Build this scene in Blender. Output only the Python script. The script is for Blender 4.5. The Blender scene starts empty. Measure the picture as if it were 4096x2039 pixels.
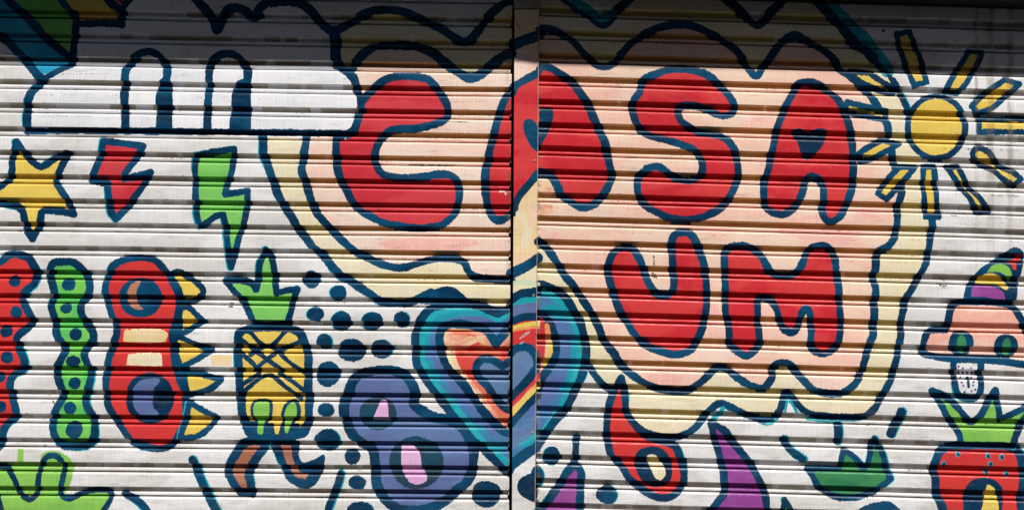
import bpy, math, random
import numpy as np
rng = np.random.RandomState(7)
random.seed(7)
S = 0.001                 # one mural unit = 1 mm on the wall
GY = 2939.0               # mural y of the ground line (z = 0)
CAMZ, CAMD, CX = 1.5, 5.0, 2.048
col = bpy.context.scene.collection

# ------------------------------------------------------------------ painted design (mural coordinates, mm)
K = 1.8857
TX = {'A': 0, 'B': 1024, 'C': 2048, 'D': 3072}
TY = {'1': 0, '2': 680, '3': 1359}
X0, Y0, W, H = -620, -420, 5340, 3400

PAINTS = {}
def paint(name, rgb, alt=None, amt=.5, gloss=.42, scale=1.0, rib=1.0):
    PAINTS[name] = dict(id=len(PAINTS), rgb=rgb, alt=alt or rgb, amt=amt, gloss=gloss, scale=scale, rib=rib)
paint('white',   (221, 218, 215), (240, 239, 240), .75)
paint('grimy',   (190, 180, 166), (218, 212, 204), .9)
paint('bright',  (241, 240, 243), (228, 229, 233), .6)
paint('cream',   (236, 222, 186), (238, 228, 202), .7)
paint('cream2',  (240, 228, 202), (243, 224, 206), .7)
paint('pink',    (243, 208, 192), (244, 221, 204), .9)
paint('pinkdeep',(244, 188, 176), (243, 214, 198), .8)
paint('navy',    (2, 52, 84),     (8, 76, 112), .9, .35)
paint('navydeep',(2, 44, 74),    (6, 62, 96), .7, .35)
paint('slate',   (38, 64, 84),    (22, 76, 100), .8, .35)
paint('red',     (202, 50, 62),   (216, 70, 78), .8, .38)
paint('redr',    (206, 44, 54),   (220, 68, 68), .8, .38)
paint('redwarm', (218, 62, 58),   (208, 54, 58), .7, .38)
paint('yellow',  (234, 204, 98),  (228, 192, 82), .6)
paint('paleyel', (236, 208, 146), (242, 218, 180), .7)
paint('green',   (132, 204, 104), (116, 194, 92), .7)
paint('grass',   (92, 192, 96),   (126, 204, 92), .9, scale=1.5)
paint('lime',    (142, 200, 92),  (122, 188, 82), .7)
paint('forest',  (44, 118, 84),   (66, 146, 88), .8)
paint('sky',     (44, 158, 196),  (66, 180, 206), .7)
paint('teal',    (22, 160, 174),  (50, 180, 190), .7)
paint('peri',    (94, 110, 160),  (98, 124, 170), .9)
paint('ring',    (82, 124, 172),  (90, 114, 168), 1.0, scale=1.4)
paint('heartred', (222, 76, 70), (230, 128, 98), .8, scale=1.8)
paint('pinkr',   (245, 200, 181), (244, 214, 192), .9)
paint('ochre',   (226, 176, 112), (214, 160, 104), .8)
paint('sand',    (240, 212, 164), (242, 204, 172), .8)
paint('mint',    (206, 222, 190), (226, 222, 190), .8)
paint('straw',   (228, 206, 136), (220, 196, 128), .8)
paint('lobe',    (72, 124, 174),  (30, 156, 176), 1.0, scale=1.3)
paint('steel',   (92, 124, 168),  (104, 136, 170), .7)
paint('lilac',   (222, 168, 216), (232, 190, 222), .6)
paint('purple',  (146, 68, 146),  (162, 84, 160), .7)
paint('brown',   (164, 104, 82),  (190, 132, 108), .8)
paint('orange',  (232, 150, 88),  (240, 196, 140), 1.0, scale=1.6)
paint('salmon',  (240, 178, 160), (242, 200, 184), .9)
paint('warmcr',  (242, 206, 168), (236, 156, 132), 1.0, scale=1.8)
paint('scuff',   (96, 84, 78),    (130, 118, 104), .8, .7)
paint('rust',    (92, 58, 40),    (60, 40, 30), .8, .8)
paint('chip',    (206, 204, 200), (170, 168, 166), .8, .5)

MAT = np.zeros((H, W), np.uint8)
OWN = np.zeros((H, W), np.uint16)
OWNERS = [dict(name='curtain', parent=None, label=None)]
def owner(name, parent=None, label=None):
    OWNERS.append(dict(name=name, parent=parent, label=label))
    return len(OWNERS) - 1

def parse(s):
    pts, corner = [], []
    ox = oy = 0.0; sc_ = K
    for tok in s.split():
        if tok[0] in 'ABCD' and len(tok) == 2:
            ox, oy = TX[tok[0]], TY[tok[1]]; continue
        if tok == 'QQ': ox, oy, sc_ = 0, 1016, 1.2569; continue
        c = tok.endswith('!'); tok = tok.rstrip('!')
        a, b = tok.split(',')
        pts.append((ox + float(a) / sc_, oy + float(b) / sc_)); corner.append(c)
    return np.array(pts), corner

def curve(s, closed=True, step=2.5):
    P, C = parse(s)
    n = len(P); out = []
    segs = n if closed else n - 1
    for i in range(segs):
        j = (i + 1) % n
        p1, p2 = P[i], P[j]
        p0 = P[i - 1] if (closed or i > 0) else p1
        p3 = P[(j + 1) % n] if (closed or j + 1 < n) else p2
        L = np.hypot(*(p2 - p1)) + 1e-6
        m1 = np.zeros(2); m2 = np.zeros(2)
        if C[i]: m1 = (p2 - p1) * .6
        else:
            d = p2 - p0; l = np.hypot(*d) + 1e-6; m1 = d / l * L * .9
        if C[j]: m2 = (p2 - p1) * .6
        else:
            d = p3 - p1; l = np.hypot(*d) + 1e-6; m2 = d / l * L * .9
        k = max(2, int(L / step)); t = np.linspace(0, 1, k, endpoint=False)[:, None]
        out.append((2*t**3-3*t**2+1)*p1 + (t**3-2*t**2+t)*m1 + (-2*t**3+3*t**2)*p2 + (t**3-t**2)*m2)
    if not closed: out.append(P[-1:])
    return np.vstack(out)

def put(y, xa, xb, m, o, skip=False):
    if y < 0 or y >= H: return
    xa = max(0, int(round(xa))); xb = min(W, int(round(xb)))
    if xb > xa and skip:
        k = OWN[y, xa:xb] != o
        MAT[y, xa:xb][k] = m; OWN[y, xa:xb][k] = HALO_OWN
    elif xb > xa:
        MAT[y, xa:xb] = m
        if o is not None: OWN[y, xa:xb] = o

def fill_poly(P, m, o):
    P = P - np.array([X0, Y0]); Q = np.roll(P, -1, 0)
    ya, yb = int(max(0, P[:, 1].min())), int(min(H - 1, P[:, 1].max() + 1))
    for y in range(ya, yb + 1):
        yc = y + .5
        sel = (P[:, 1] <= yc) != (Q[:, 1] <= yc)
        a, b = P[sel], Q[sel]
        xs = np.sort(a[:, 0] + (yc - a[:, 1]) / (b[:, 1] - a[:, 1]) * (b[:, 0] - a[:, 0]))
        for i in range(0, len(xs) - 1, 2): put(y, xs[i], xs[i + 1], m, o)

def wob(n, period, amp):
    k = max(2, int(n / period) + 2)
    return np.interp(np.linspace(0, k - 1, n), np.arange(k), rng.uniform(-1, 1, k)) * amp

HALO_OWN = 60000
def discs(P, R, m, o, skip=False):
    P = P - np.array([X0, Y0])
    for (x, y), r in zip(P, R):
        if r <= 0: continue
        for yy in range(int(y - r), int(y + r) + 1):
            h = r * r - (yy + .5 - y) ** 2
            if h > 0:
                h = math.sqrt(h); put(yy, x - h, x + h, m, o, skip)

def stroke_pts(P, w, m, o, halo=0.0):
    n = len(P); r = w / K / 2 * 1.07
    R = r + wob(n, 14, r * .10) + wob(n, 5, .8)
    Q = P + np.stack([wob(n, 16, 1.1), wob(n, 16, 1.1)], 1)
    if halo > 0:
        ang = random.choice([2.6, 3.3, -.3, .4])
        g = wob(n, 30, 1.0) + (halo - .62) * 1.6
        Rh = np.where(g > 0, r + .4 + 2.6 * np.clip(g * 1.6, 0, 1), 0)
        discs(Q + np.array([math.cos(ang), .3 * math.sin(ang)]) * 3.0, Rh, PAINTS['teal']['id'], o, True)
    discs(Q, R, m, o)
    OWN[OWN == HALO_OWN] = o

def shape(o, s, fill=None, stroke='navy', w=52, halo=0.0, closed=True):
    P = curve(s, closed)
    if fill: fill_poly(P, PAINTS[fill]['id'], o)
    if stroke:
        if closed: P = np.vstack([P, P[:1]])
        stroke_pts(P, w, PAINTS[stroke]['id'], o, halo)

def line(o, s, w=50, stroke='navy', halo=0.0):
    shape(o, s, None, stroke, w, halo, closed=False)

def blob(o, tile, x, y, rx, ry, m='navy', halo=0.0, rough=.06):
    cx, cy = TX[tile[0]] + x / K, TY[tile[1]] + y / K
    n = 60; t = np.linspace(0, 2 * math.pi, n, endpoint=False)
    r = 1 + wob(n, 6, rough)
    e = lambda g, dx: np.stack([cx + dx + np.cos(t) * (rx / K + g) * r, cy + np.sin(t) * (ry / K + g) * r], 1)
    if halo > 0 and rng.rand() < halo: fill_poly(e(1.5, rng.choice([-3, 3])), PAINTS['teal']['id'], o)
    fill_poly(e(0, 0), PAINTS[m]['id'], o)

# ---- large painted areas
bub = owner('painted_speech_bubble', None, 'wavy cream speech bubble with a pink middle and navy outlines')
shape(bub, "B1 590,250 650,210 720,170 790,120 870,80 980,70 1080,80 1180,110 1300,170 1400,220 1490,280 1560,320 1600,310 1650,270 1700,200 1760,120 1830,60 1900,10 "
     "C1 120,-70 280,-70 370,-20 440,25 510,75 590,125 640,165 690,185 740,150 780,90 850,30 930,-30 1100,-110 1400,-120 1570,-30 1650,30 1720,90 1780,145 1850,195 1920,140 "
     "D1 0,110 70,50 140,-30 235,-80 330,-20 400,50 460,110 540,190 600,270 660,335 730,380 790,440 840,500 900,560 940,620 990,700 1020,760 1030,1000 1120,1150 1180,1282 "
     "D2 1180,340 1235,390 1235,500 1210,600 1190,700 1140,800 1090,900 1030,980 1020,1050 1000,1150 1000,1240 "
     "D3 990,20 975,100 955,180 930,290 890,370 840,450 800,520 740,565 650,580 500,578 350,565 270,530 220,480 180,430 140,395 115,440 95,510 50,580 -10,610 "
     "C3 1850,590 1740,550 1650,505 1570,470 1500,515 1440,590 1380,660 1300,715 1200,735 1080,720 1000,690 920,630 860,560 780,420 720,380 640,300 590,200 540,190 "
     "C2 520,1200 450,1030 340,900 200,860 190,930 0,990 B2 1931,1030 1740,1005 1640,1000 1570,965 1500,905 1420,890 1320,925 1230,975 1150,995 1000,995 930,975 850,920 760,870 700,830 630,790 570,720 510,650 430,580 360,490 310,430 260,340 210,270 165,180 135,100 110,30 "
     "B1 80,1230 55,1170 58,1100 55,1035 500,1020 650,700", 'cream', None)
shape(bub, "B1 590,250 650,212 720,172 790,125 870,88 980,78 1080,85 1180,118 1300,175 1400,225 1490,285 1560,320 1600,310 1650,270 1700,200 1760,120 1830,60 1900,10 "
     "C1 120,-70 280,-70 370,-20 440,25 510,75 590,125 640,165 690,185 740,150 780,90 850,30 930,-30 1100,-110 1400,-120 1570,-30 1650,30 1720,90 1780,145 1850,195 1920,140 "
     "D1 0,110 70,50 140,-30 235,-80 330,-20 400,50 460,110", None, 'navy', 62, .45, False)
line(bub, "D1 450,20 540,120 630,210 720,290 790,380 850,470 900,540", 95, 'teal')
line(bub, "C1 420,-20 500,30 600,90 680,140 760,100", 60, 'teal')
line(bub, "D1 340,-30 400,45 460,110 540,190 600,270 660,335 730,380 790,440", 72)
line(bub, "D1 730,375 790,440 840,500 900,560 940,620", 34, halo=.8)
line(bub, "D1 940,610 990,700 1020,760 1050,830", 48, halo=.6)
line(bub, "D2 1235,360 1240,420 1225,500 1210,600 1190,700 1140,800 1080,900 1030,980 1020,1050 1000,1150 1000,1240 "
     "D3 990,20 980,100 955,190 930,290 890,370 840,450 800,520 740,565 650,580 500,578 350,565 270,530 220,480 180,430 140,395 115,440 95,510 50,580 -10,610 "
     "C3 1850,590 1740,550 1650,505 1570,475 1500,520 1440,590 1380,660 1300,710 1200,735 1080,720 1000,690 920,630 860,560", 52, halo=.5)
line(bub, "C3 570,180 620,260 680,330 730,370 770,375", 50)
shape(bub, 'D3 148,428! 185,470 232,548! 118,548! 130,480', 'teal', None)
shape(bub, 'D3 150,470! 175,490 205,548! 135,548!', 'bright', None)
line(bub, 'C3 1590,515 1560,560 1520,600 1560,650', 34, 'teal')
line(bub, 'D3 60,600 40,620 -10,635', 22, 'teal')
line(bub, 'D3 300,598 400,610 520,612', 16, 'teal')
# left hand edge of the bubble
line(bub, "B1 55,1030 58,1100 55,1170 80,1230 B2 110,30 135,100 165,180 210,270 260,340 310,430 360,490 430,580 510,650 570,720 630,790 700,830 760,870 850,930 930,985 1000,1000 1150,1000 1230,970 1320,925", 60, halo=.4)
shape(bub, "B2 1220,990 1330,910 1430,878 1500,890 1560,935 1600,975 1720,1000 1700,1020 1300,1015", 'navy', None)
# pink centre
pk = ("B1 720,520 760,460 830,395 900,355 1000,340 1130,345 1240,360 1330,400 1400,450 1480,515 1550,560 1615,585 1700,545 1780,480 1860,430 1931,390 "
      "C1 20,330 110,290 200,255 240,215 300,225 380,265 460,315 530,395 600,460 650,500 720,505 770,480 790,450 840,390 900,330 980,270 1080,220 1200,193 1320,190 1400,212 1500,262 1600,315 1690,385 1740,450 1795,535 1845,575 1890,510 "
      "D1 -20,500 30,420 80,350 150,290 210,270 280,305 350,340 430,390 500,460 540,530 610,575 700,650 770,720 810,780 840,830 870,900 900,950 905,1030 940,1120 940,1210 "
      "D2 1000,110 1005,180 985,260 975,330 970,430 950,520 900,580 830,620 815,660 810,740 795,830 812,910 800,1000 800,1080 795,1160 790,1250 "
      "D3 770,10 750,90 720,180 690,270 640,350 570,395 450,402 340,375 270,310 210,235 150,178 80,175 35,215 30,280 -20,350 "
      "C3 1880,365 1800,345 1700,285 1620,222 1560,205 1510,235 1440,305 1350,370 1250,385 1100,365 1000,325 890,255 815,180 765,100 700,20 "
      "C2 680,1270 660,1200 620,1120 580,1050 520,960 470,880 400,800 340,700 270,600 200,540 190,670 100,730 0,780 "
      "B2 1900,830 1750,820 1650,805 1600,760 1570,700 1500,668 1400,662 1300,680 1200,712 1100,735 1000,725 900,690 830,655 740,610 660,540 600,480 530,410 470,340 430,270 410,210 385,130 365,70 345,0 "
      "B1 350,1240 355,1180 375,1100 375,1035 500,1010 650,900 700,700")
shape(bub, pk, 'pink', None)
_m = MAT[:, 2110 - X0:]; _m[_m == PAINTS['pink']['id']] = PAINTS['pinkr']['id']
# blushes
for tl, x, y, rx, ry in (('B2', 1300, 560, 380, 60), ('C1', 1150, 420, 330, 70), ('D2', 400, 480, 380, 60), ('D2', 500, 330, 330, 50), ('C3', 1150, 300, 150, 40),
                         ('C3', 1500, 110, 260, 40), ('D3', 450, 310, 170, 50), ('D2', 650, 190, 60, 70), ('C2', 1500, 1100, 60, 120), ('C1', 880, 700, 200, 45), ('C2', 280, 470, 70, 60), ('C1', 1800, 900, 160, 30)):
    blob(bub, tl, x, y, rx, ry, 'pinkdeep', rough=.25)
for tl, x, y, rx, ry in (('C2', 265, 120, 55, 70), ('C2', 260, 300, 50, 40)): blob(bub, tl, x, y, rx, ry, 'warmcr', rough=.2)
line(bub, "B1 1931,400 1860,435 1780,490 1700,560 1615,590 1550,560 1480,515 1400,455 1330,400 1240,360 1130,345 1000,340 900,355 830,395 760,460 725,520", 68)
line(bub, "B2 1931,835 1750,820 1650,805 1600,760 1570,700 1500,668 1400,662 1300,680 1200,712 1100,735 1000,725 900,690 830,655 740,610 660,540 600,480 530,410 470,340 430,270 410,210 385,130 365,70 345,0 B1 350,1240 355,1180 375,1100 375,1030", 56, halo=.3)
line(bub, "C1 200,225 240,215 300,225 380,265 460,315 530,395 600,460 650,500 720,505 770,480 790,450 840,390 900,330 980,270 1080,220 1200,193 1320,190 1400,212 1500,262 1600,315 1690,385 1740,450 1795,535 1845,575 1890,510 "
      "D1 -20,500 30,420 80,350 150,290 210,270 280,305 350,340 430,390 500,460 540,530 610,575 700,650 770,720 810,780 840,830 870,900 900,950 905,1030", 56)
line(bub, "C1 10,335 110,292 210,262", 72)
line(bub, "D1 930,1130 940,1210 D2 1000,110 1005,180 985,260 975,330 970,430 950,520 900,580 830,620 815,660 810,740 795,830 812,910 800,1000 800,1080 795,1160 790,1250 "
      "D3 770,10 750,90 720,180 690,270 640,350 570,395 450,402 340,375 270,310 210,235 150,178 80,175 35,215 30,280 -20,350 "
      "C3 1880,365 1800,345 1700,285 1620,222 1560,205 1510,235 1440,305 1350,370 1250,385 1100,365 1000,325 890,255 815,180 765,100 700,20 "
      "C2 680,1270 660,1200 620,1120 580,1050 520,960 470,880 400,800 340,700 270,600 200,540", 56, halo=.25)
line(bub, "C2 -10,785 20,765 100,730 195,665", 72)

# ---- cloud with two arches
cl = owner('painted_cloud', None, 'white cloud with two navy arches and a straight base line')
shape(cl, "A1 310,600 290,640 240,690 215,760 205,880 205,980! 700,990 1931,1000 B1 300,1000 730,1005! 745,950 770,890 785,830 780,760 770,690 745,610 700,550 640,515 605,480 600,400 600,320 590,260 530,210 470,150 420,90 340,30 250,15 150,15 60,30 10,80 -20,115 "
      "A1 1860,100 1790,60 1730,70 1690,130 1650,200! 1600,130 1530,50 1440,-40 1200,-120 950,-60! 920,190! 590,210 550,480 430,550", 'bright', None)
line(cl, "A1 310,590 295,640 245,690 215,760 205,880 205,985!", 62, halo=.7)
line(cl, "A1 205,988 700,990 1300,992 1931,1000 B1 300,1002 730,1008", 47, halo=.1)
line(cl, "A1 1440,-40 1530,50 1590,120 1650,225! 1685,130 1715,80 1780,62 1850,85 1895,122 1940,122 B1 20,80 60,40 150,15 250,15 340,30 420,90 470,150 530,210 590,260", 66)
shape(cl, "A1 1590,110 1650,130 1700,130 1670,250 1610,255", 'navy', None)
line(cl, "B1 590,240 600,320 600,400 606,480", 80)
line(cl, "B1 600,470 640,512 690,545 740,600 762,680", 62)
line(cl, "B1 765,680 785,740 786,850 765,910 735,990", 50)
a1 = owner('painted_arch', cl)
line(a1, "A1 948,965 944,850 940,740 940,640 950,540 978,490 1010,440 1060,405 1120,392 1180,412 1220,455 1255,500 1262,560 1250,620", 58)
shape(a1, "A1 1210,600 1285,600! 1298,680 1305,780 1300,850 1303,972! 1175,972! 1180,850 1172,780 1180,700", 'navy', None)
a2 = owner('painted_arch', cl)
line(a2, "A1 1566,970 1565,850 1572,740 1575,640 1578,540 1588,490 1610,450 1660,415 1720,405 1780,425 1830,475 1866,530 1870,610", 58)
shape(a2, "A1 1795,610 1888,600! 1893,700 1895,850 1895,975! 1730,975! 1735,880 1745,780 1750,700", 'navy', None)

# ---- rainbow stripes
rb = owner('painted_striped_kite', None, 'blue, green and yellow striped shape with navy outlines, coming to a point')
shape(rb, "A1 -700,-500 50,-30 140,90 250,200 340,290 440,380 530,470 480,510 400,545 330,560 260,520 200,450 130,370 60,310 -700,-120", 'sky', None)
shape(rb, "A1 -200,-500 460,-300 480,0 530,80 570,130 565,250 550,460 430,360 340,280 250,200 140,90 40,-30", 'green', None)
shape(rb, "A1 400,-400 700,-200 800,-30 870,60 905,100 905,170 600,175 575,130 520,80 440,-30", 'yellow', None)
shape(rb, "A1 860,-50 950,-50 912,30", 'red', None)
line(rb, "A1 -60,-160 30,-30 110,55 180,115 270,205 340,280 430,355 530,450", 58)
line(rb, "A1 430,-50 490,40 540,100 576,150 572,220 562,320 556,400 545,480!", 52)
line(rb, "A1 545,490 480,520 400,560 330,595", 40, halo=.6)
line(rb, "A1 -60,240 40,305 100,355 150,415 210,475 250,530 310,600", 60, halo=.6)
line(rb, "A1 590,190 700,182 800,182 920,185!", 48)
line(rb, "A1 760,-50 850,35 905,90 918,190", 60)
line(rb, "A1 1020,-50 960,20 912,80", 50)

# ---- red letters
LT = []
def letter(s, fill, w=56, lab=None):
    o = owner('painted_letter', bub, lab); shape(o, s, fill, 'navy', w); return o
letter("B1 870,690 920,640 1000,592 1100,575 1200,580 1290,600 1350,650 1390,710 1432,770 1450,830 1440,885 1390,922 1300,955 1200,972 1080,975 1010,990 960,1030 920,1090 897,1160 897,1220 920,1270 "
       "B2 930,10 970,42 1050,58 1150,62 1260,55 1360,35 1450,35 1510,70 1532,130 1535,200 1520,270 1500,330 1450,385 1380,420 1250,440 1100,430 960,400 860,350 780,300 720,230 680,150 645,90 622,20 "
       "B1 612,1240 603,1180 603,1100 612,1040 700,1015! 748,970 768,900 787,830 800,770 830,725", 'red', 56, 'red letter C')
A = letter("B1 1931,700 1890,730 1860,790 1835,870 1810,950 1785,1060 1757,1160 1742,1240 B2 1732,0 1728,100 1735,200 1748,270 1775,340 1820,382 1880,365 1940,310 "
       "C2 20,255 80,160 140,90 200,25 240,28 300,55 340,120 370,190 440,240 520,282 600,268 670,210 720,130 748,60 742,0 "
       "C1 735,1240 715,1140 695,1060 650,970 610,880 570,790 510,700 450,620 370,570 300,520 225,505 195,545 110,590 20,650", 'redr', 58, 'red letter A crossing the post, with a navy heart in it')
shape(A, "C1 215,820 300,822 312,870 300,930 270,1010 235,1070 195,1150! 150,1110 100,1020 84,950 95,905 130,890 170,910 200,940", 'navy', None)
letter("C1 1000,600 1090,560 1180,532 1280,525 1390,540 1480,575 1560,640 1610,690 1650,750 1670,800 1668,850 1600,878 1540,862 1480,832 1400,805 1290,800 1250,835 1270,910 1330,960 1420,1000 1540,1022 1620,1060 1670,1120 1692,1200 1702,1270 "
       "C2 1700,70 1665,160 1620,240 1560,300 1470,345 1350,372 1200,368 1100,325 1010,272 960,210 945,130 955,60 990,20 C1 1040,1265 1110,1262 C2 1190,35 1280,78 1380,65 1430,20 "
       "C1 1435,1240 1410,1180 1360,1130 1270,1090 1170,1060 1060,1032 975,990 940,940 920,880 908,820 920,760 960,700 975,640", 'redr', 54, 'red letter S')
A2 = letter("D1 250,628 330,628 400,655 470,700 530,760 580,850 610,950 632,1050 638,1150 642,1250 D2 640,50 635,130 612,200 582,280 540,350 480,388 432,370 408,300 418,220 412,120 370,62 320,50 280,90 262,160 232,230 190,290 120,335 50,330 -10,295 "
       "C2 1905,250 1897,180 1910,80 D1 15,1220 30,1150 50,1050 75,950 110,860 150,770 190,700 220,645", 'redr', 54, 'red letter A with a navy heart in it, at the right end of the word')
shape(A2, "D1 180,990 240,972 300,1005 360,975 440,985 430,1060 390,1130 330,1190 290,1215! 250,1170 220,1080 190,1030", 'navydeep', None)
letter("C2 728,720 750,650 800,600 860,588 920,610 965,680 995,760 1030,850 1080,925 1150,945 1205,915 1222,840 1215,740 1208,640 1203,560 1220,500 1265,472 1330,478 1380,530 1412,610 1442,690 1458,790 1465,880 1468,980 1460,1080 1440,1180 1410,1250 "
       "C3 1390,20 1340,85 1230,112 1100,80 1010,40 960,0 C2 915,1230 870,1150 812,1060 772,960 742,860 728,780", 'redr', 56, 'red letter U')
letter("C2 1602,700 1602,625 1640,580 1720,570 1800,588 1870,640 1920,720 D2 15,765 60,790 150,795 220,765 262,700 292,630 330,585 410,570 470,600 500,670 512,760 528,860 538,960 542,1060 548,1160 540,1250 D3 520,40 470,88 400,102 335,70 322,10 D2 325,1250 "
       "322,1160 315,1080 290,1045 262,1065 240,1120 220,1190 180,1225 120,1200 85,1130 62,1050 20,980 C2 1890,960 1855,980 1852,1080 1858,1180 1865,1270 C3 1862,40 1820,92 1770,122 1700,90 1640,30 C2 1640,1260 1632,1160 1612,1080 1605,980 1607,880 1602,790", 'redr', 52, 'red letter M')

# ---- big heart across the post
ht = owner('painted_heart', None, 'blue and teal heart around a red heart and a small blue heart')
outer = ("B2 1825,1085! 1770,1050 1700,1025 1500,1012 1380,1028 1300,1060 1235,1140 1205,1230 B3 1203,50 1212,180 1260,270 1320,360 1390,450 1470,550 1540,640 1620,740 1700,810 1790,900 1900,1000 "
         "C3 0,960 80,890 175,820 260,700 330,600 400,530 450,440 500,330 540,230 558,130 558,50 C2 530,1200 500,1120 450,1030 400,960 320,900 200,862 190,930 100,945 0,990 B2 1900,1045")
shape(ht, outer, 'teal', None)
shape(ht, "B2 1825,1150 1700,1080 1500,1070 1380,1100 1310,1160 1285,1230 B3 1275,50 1290,180 1350,290 1440,400 1530,500 1640,640 1740,760 1931,900 "
      "C3 100,790 260,620 350,480 430,320 480,180 480,50 C2 470,1230 430,1130 350,1020 210,950 0,1080", 'lobe', None)
shape(ht, "B2 1500,1110 1700,1110 1850,1160 1931,1130 C2 190,1060 300,1100 420,1220 C3 440,150 400,300 300,450 190,560 0,800 B3 1800,740 1600,520 1440,330 1330,150 1310,20 B2 1340,1190", 'ring', None)
shape(ht, outer, None, 'navy', 58, .2)
shape(ht, "B2 1700,1045 1931,1040 1900,1070 1840,1110 1800,1110", 'navy', None)
h2 = owner('painted_heart', ht, 'red and orange heart')
inner = ("B3 1805,30! B2 1760,1235 1700,1195 1600,1168 1480,1162 1410,1190 1388,1240 B3 1385,20 1400,100 1430,180 1480,255 1550,315 1620,410 1700,520 1790,620 1870,690 1931,690 "
         "C3 0,620 80,540 180,440 215,300 275,220 318,140 332,50 C2 315,1250 290,1170 245,1120 190,1120 100,1130 0,1155 B3 1870,-40")
shape(h2, inner, 'warmcr', None)
shape(h2, "B3 1500,60 1560,-20 1700,20 1805,70! 1931,10 C2 100,1240 250,1180 C3 270,60 200,220 150,330 60,420 0,520 B3 1900,640 1790,520 1680,370 1540,210", 'heartred', None)
shape(h2, "B2 1440,1240 1500,1190 1640,1200 1740,1250 B3 1640,30 1520,70 1440,60", 'warmcr', None)
line(h2, 'B2 1500,1225 1580,1230 1640,1260', 30, 'heartred'); line(h2, 'B2 1480,1200 1560,1205 1640,1215', 16, 'orange'); line(h2, 'B3 1560,10 1620,-20 1690,10 1730,40', 14, 'orange')
line(h2, "C3 -10,570 60,510 180,390", 26, 'yellow'); line(h2, "C3 285,20 290,90 255,190", 36, 'yellow')
line(h2, "C2 20,1200 180,1150", 40, 'orange')
line(h2, "B3 1450,60 1460,150 1520,250 1600,340 1700,470", 26, 'cream')
shape(h2, inner, None, 'navy', 60)
h3 = owner('painted_heart', ht, 'small blue heart')
shape(h3, "B3 1665,250 1665,190 1710,145 1790,155 1860,195! 1931,140 C3 0,90 80,60 150,80 172,140 150,230 80,300 0,390 B3 1931,520 1880,510 1800,430 1740,340 1685,285", 'steel', 'navy', 56)

# ---- sun
sun = owner('painted_sun', None, 'yellow sun with navy outline')
for s in ("D1 970,265! 1065,240! 1150,460 1195,622! 1100,645! 1030,480 985,350",
          "D1 1515,392! 1615,400! 1560,520 1500,620 1430,700! 1330,692! 1390,590 1450,490",
          "D1 1780,605! 1890,640! 1780,740 1680,820 1582,858! 1535,800! 1650,700",
          "D1 1590,898! 2060,898! 2060,1002! 1590,996!",
          "D1 1580,1118 1660,1150 1740,1250 D2 1850,20 1908,70! 1850,120! 1760,60 1690,0 D1 1600,1240 1540,1170",
          "D1 1345,1262! 1430,1258! D2 1500,110 1600,220 1665,315! 1580,325! 1520,220 1440,120 1370,10",
          "D1 1170,1258! 1250,1258! D2 1262,120 1272,250 1285,355! 1190,355! 1180,240 1168,120",
          "D1 985,1262! 1110,1262! D2 1040,60 980,130 895,222! 825,180! 880,100 940,30",
          "D1 850,1060! 985,1088! 880,1150 760,1205 700,1222! 680,1165! 750,1115",
          "D1 600,775! 895,840! 890,905! 700,870 575,840!",
          "D1 620,540! 760,555! 860,620 955,670! 940,702 840,682 730,640 650,590"):
    r = owner('sun_ray', sun); shape(r, s, 'yellow', 'navy', 42, .15)
blob(sun, 'D1', 1270, 962, 240, 255, 'navy', rough=.01)
blob(sun, 'D1', 1268, 960, 192, 212, 'yellow', rough=.01)
shape(sun, "D2 1170,345! 1300,345! 1300,382! 1170,375!", 'navy', None)

# ---- star and bolts
st = owner('painted_star', None, 'yellow five pointed star')
shape(st, "A1 125,1075! 160,1120 210,1190 260,1235 310,1262 370,1230 440,1180 510,1162! 480,1230 A2 440,30 420,90 450,140 490,200 520,260 560,335! 470,318 390,308 325,310 310,370 290,430 245,520! 200,440 185,370 170,310 130,275 60,262 -40,248 -200,300! -160,180 10,120 70,70 95,0 A1 92,1220 105,1150", 'yellow', 'navy', 52, .6)
b1 = owner('painted_lightning_bolt', None, 'red lightning bolt')
shape(b1, "A1 785,1068! 1080,1105! 1040,1180 980,1260 A2 950,20 930,68! 1010,55 1140,20! 1090,100 1030,190 960,280 878,368! 838,310 822,200 808,105! 690,80! 720,0 A1 740,1230 765,1150", 'red', 'navy', 50, .6)
b2 = owner('painted_lightning_bolt', None, 'green lightning bolt')
shape(b2, "A1 1478,1178! 1600,1150 1768,1128! 1758,1250 A2 1740,40 1712,110 1700,185! 1780,172 1868,160! 1865,260 1850,370 1812,480 1780,600 1745,735! 1728,640 1712,520 1702,420 1685,335! 1630,350 1570,390 1505,420! 1485,330 1478,220 1475,100 A1 1475,1260", 'green', 'navy', 46, .7)

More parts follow.
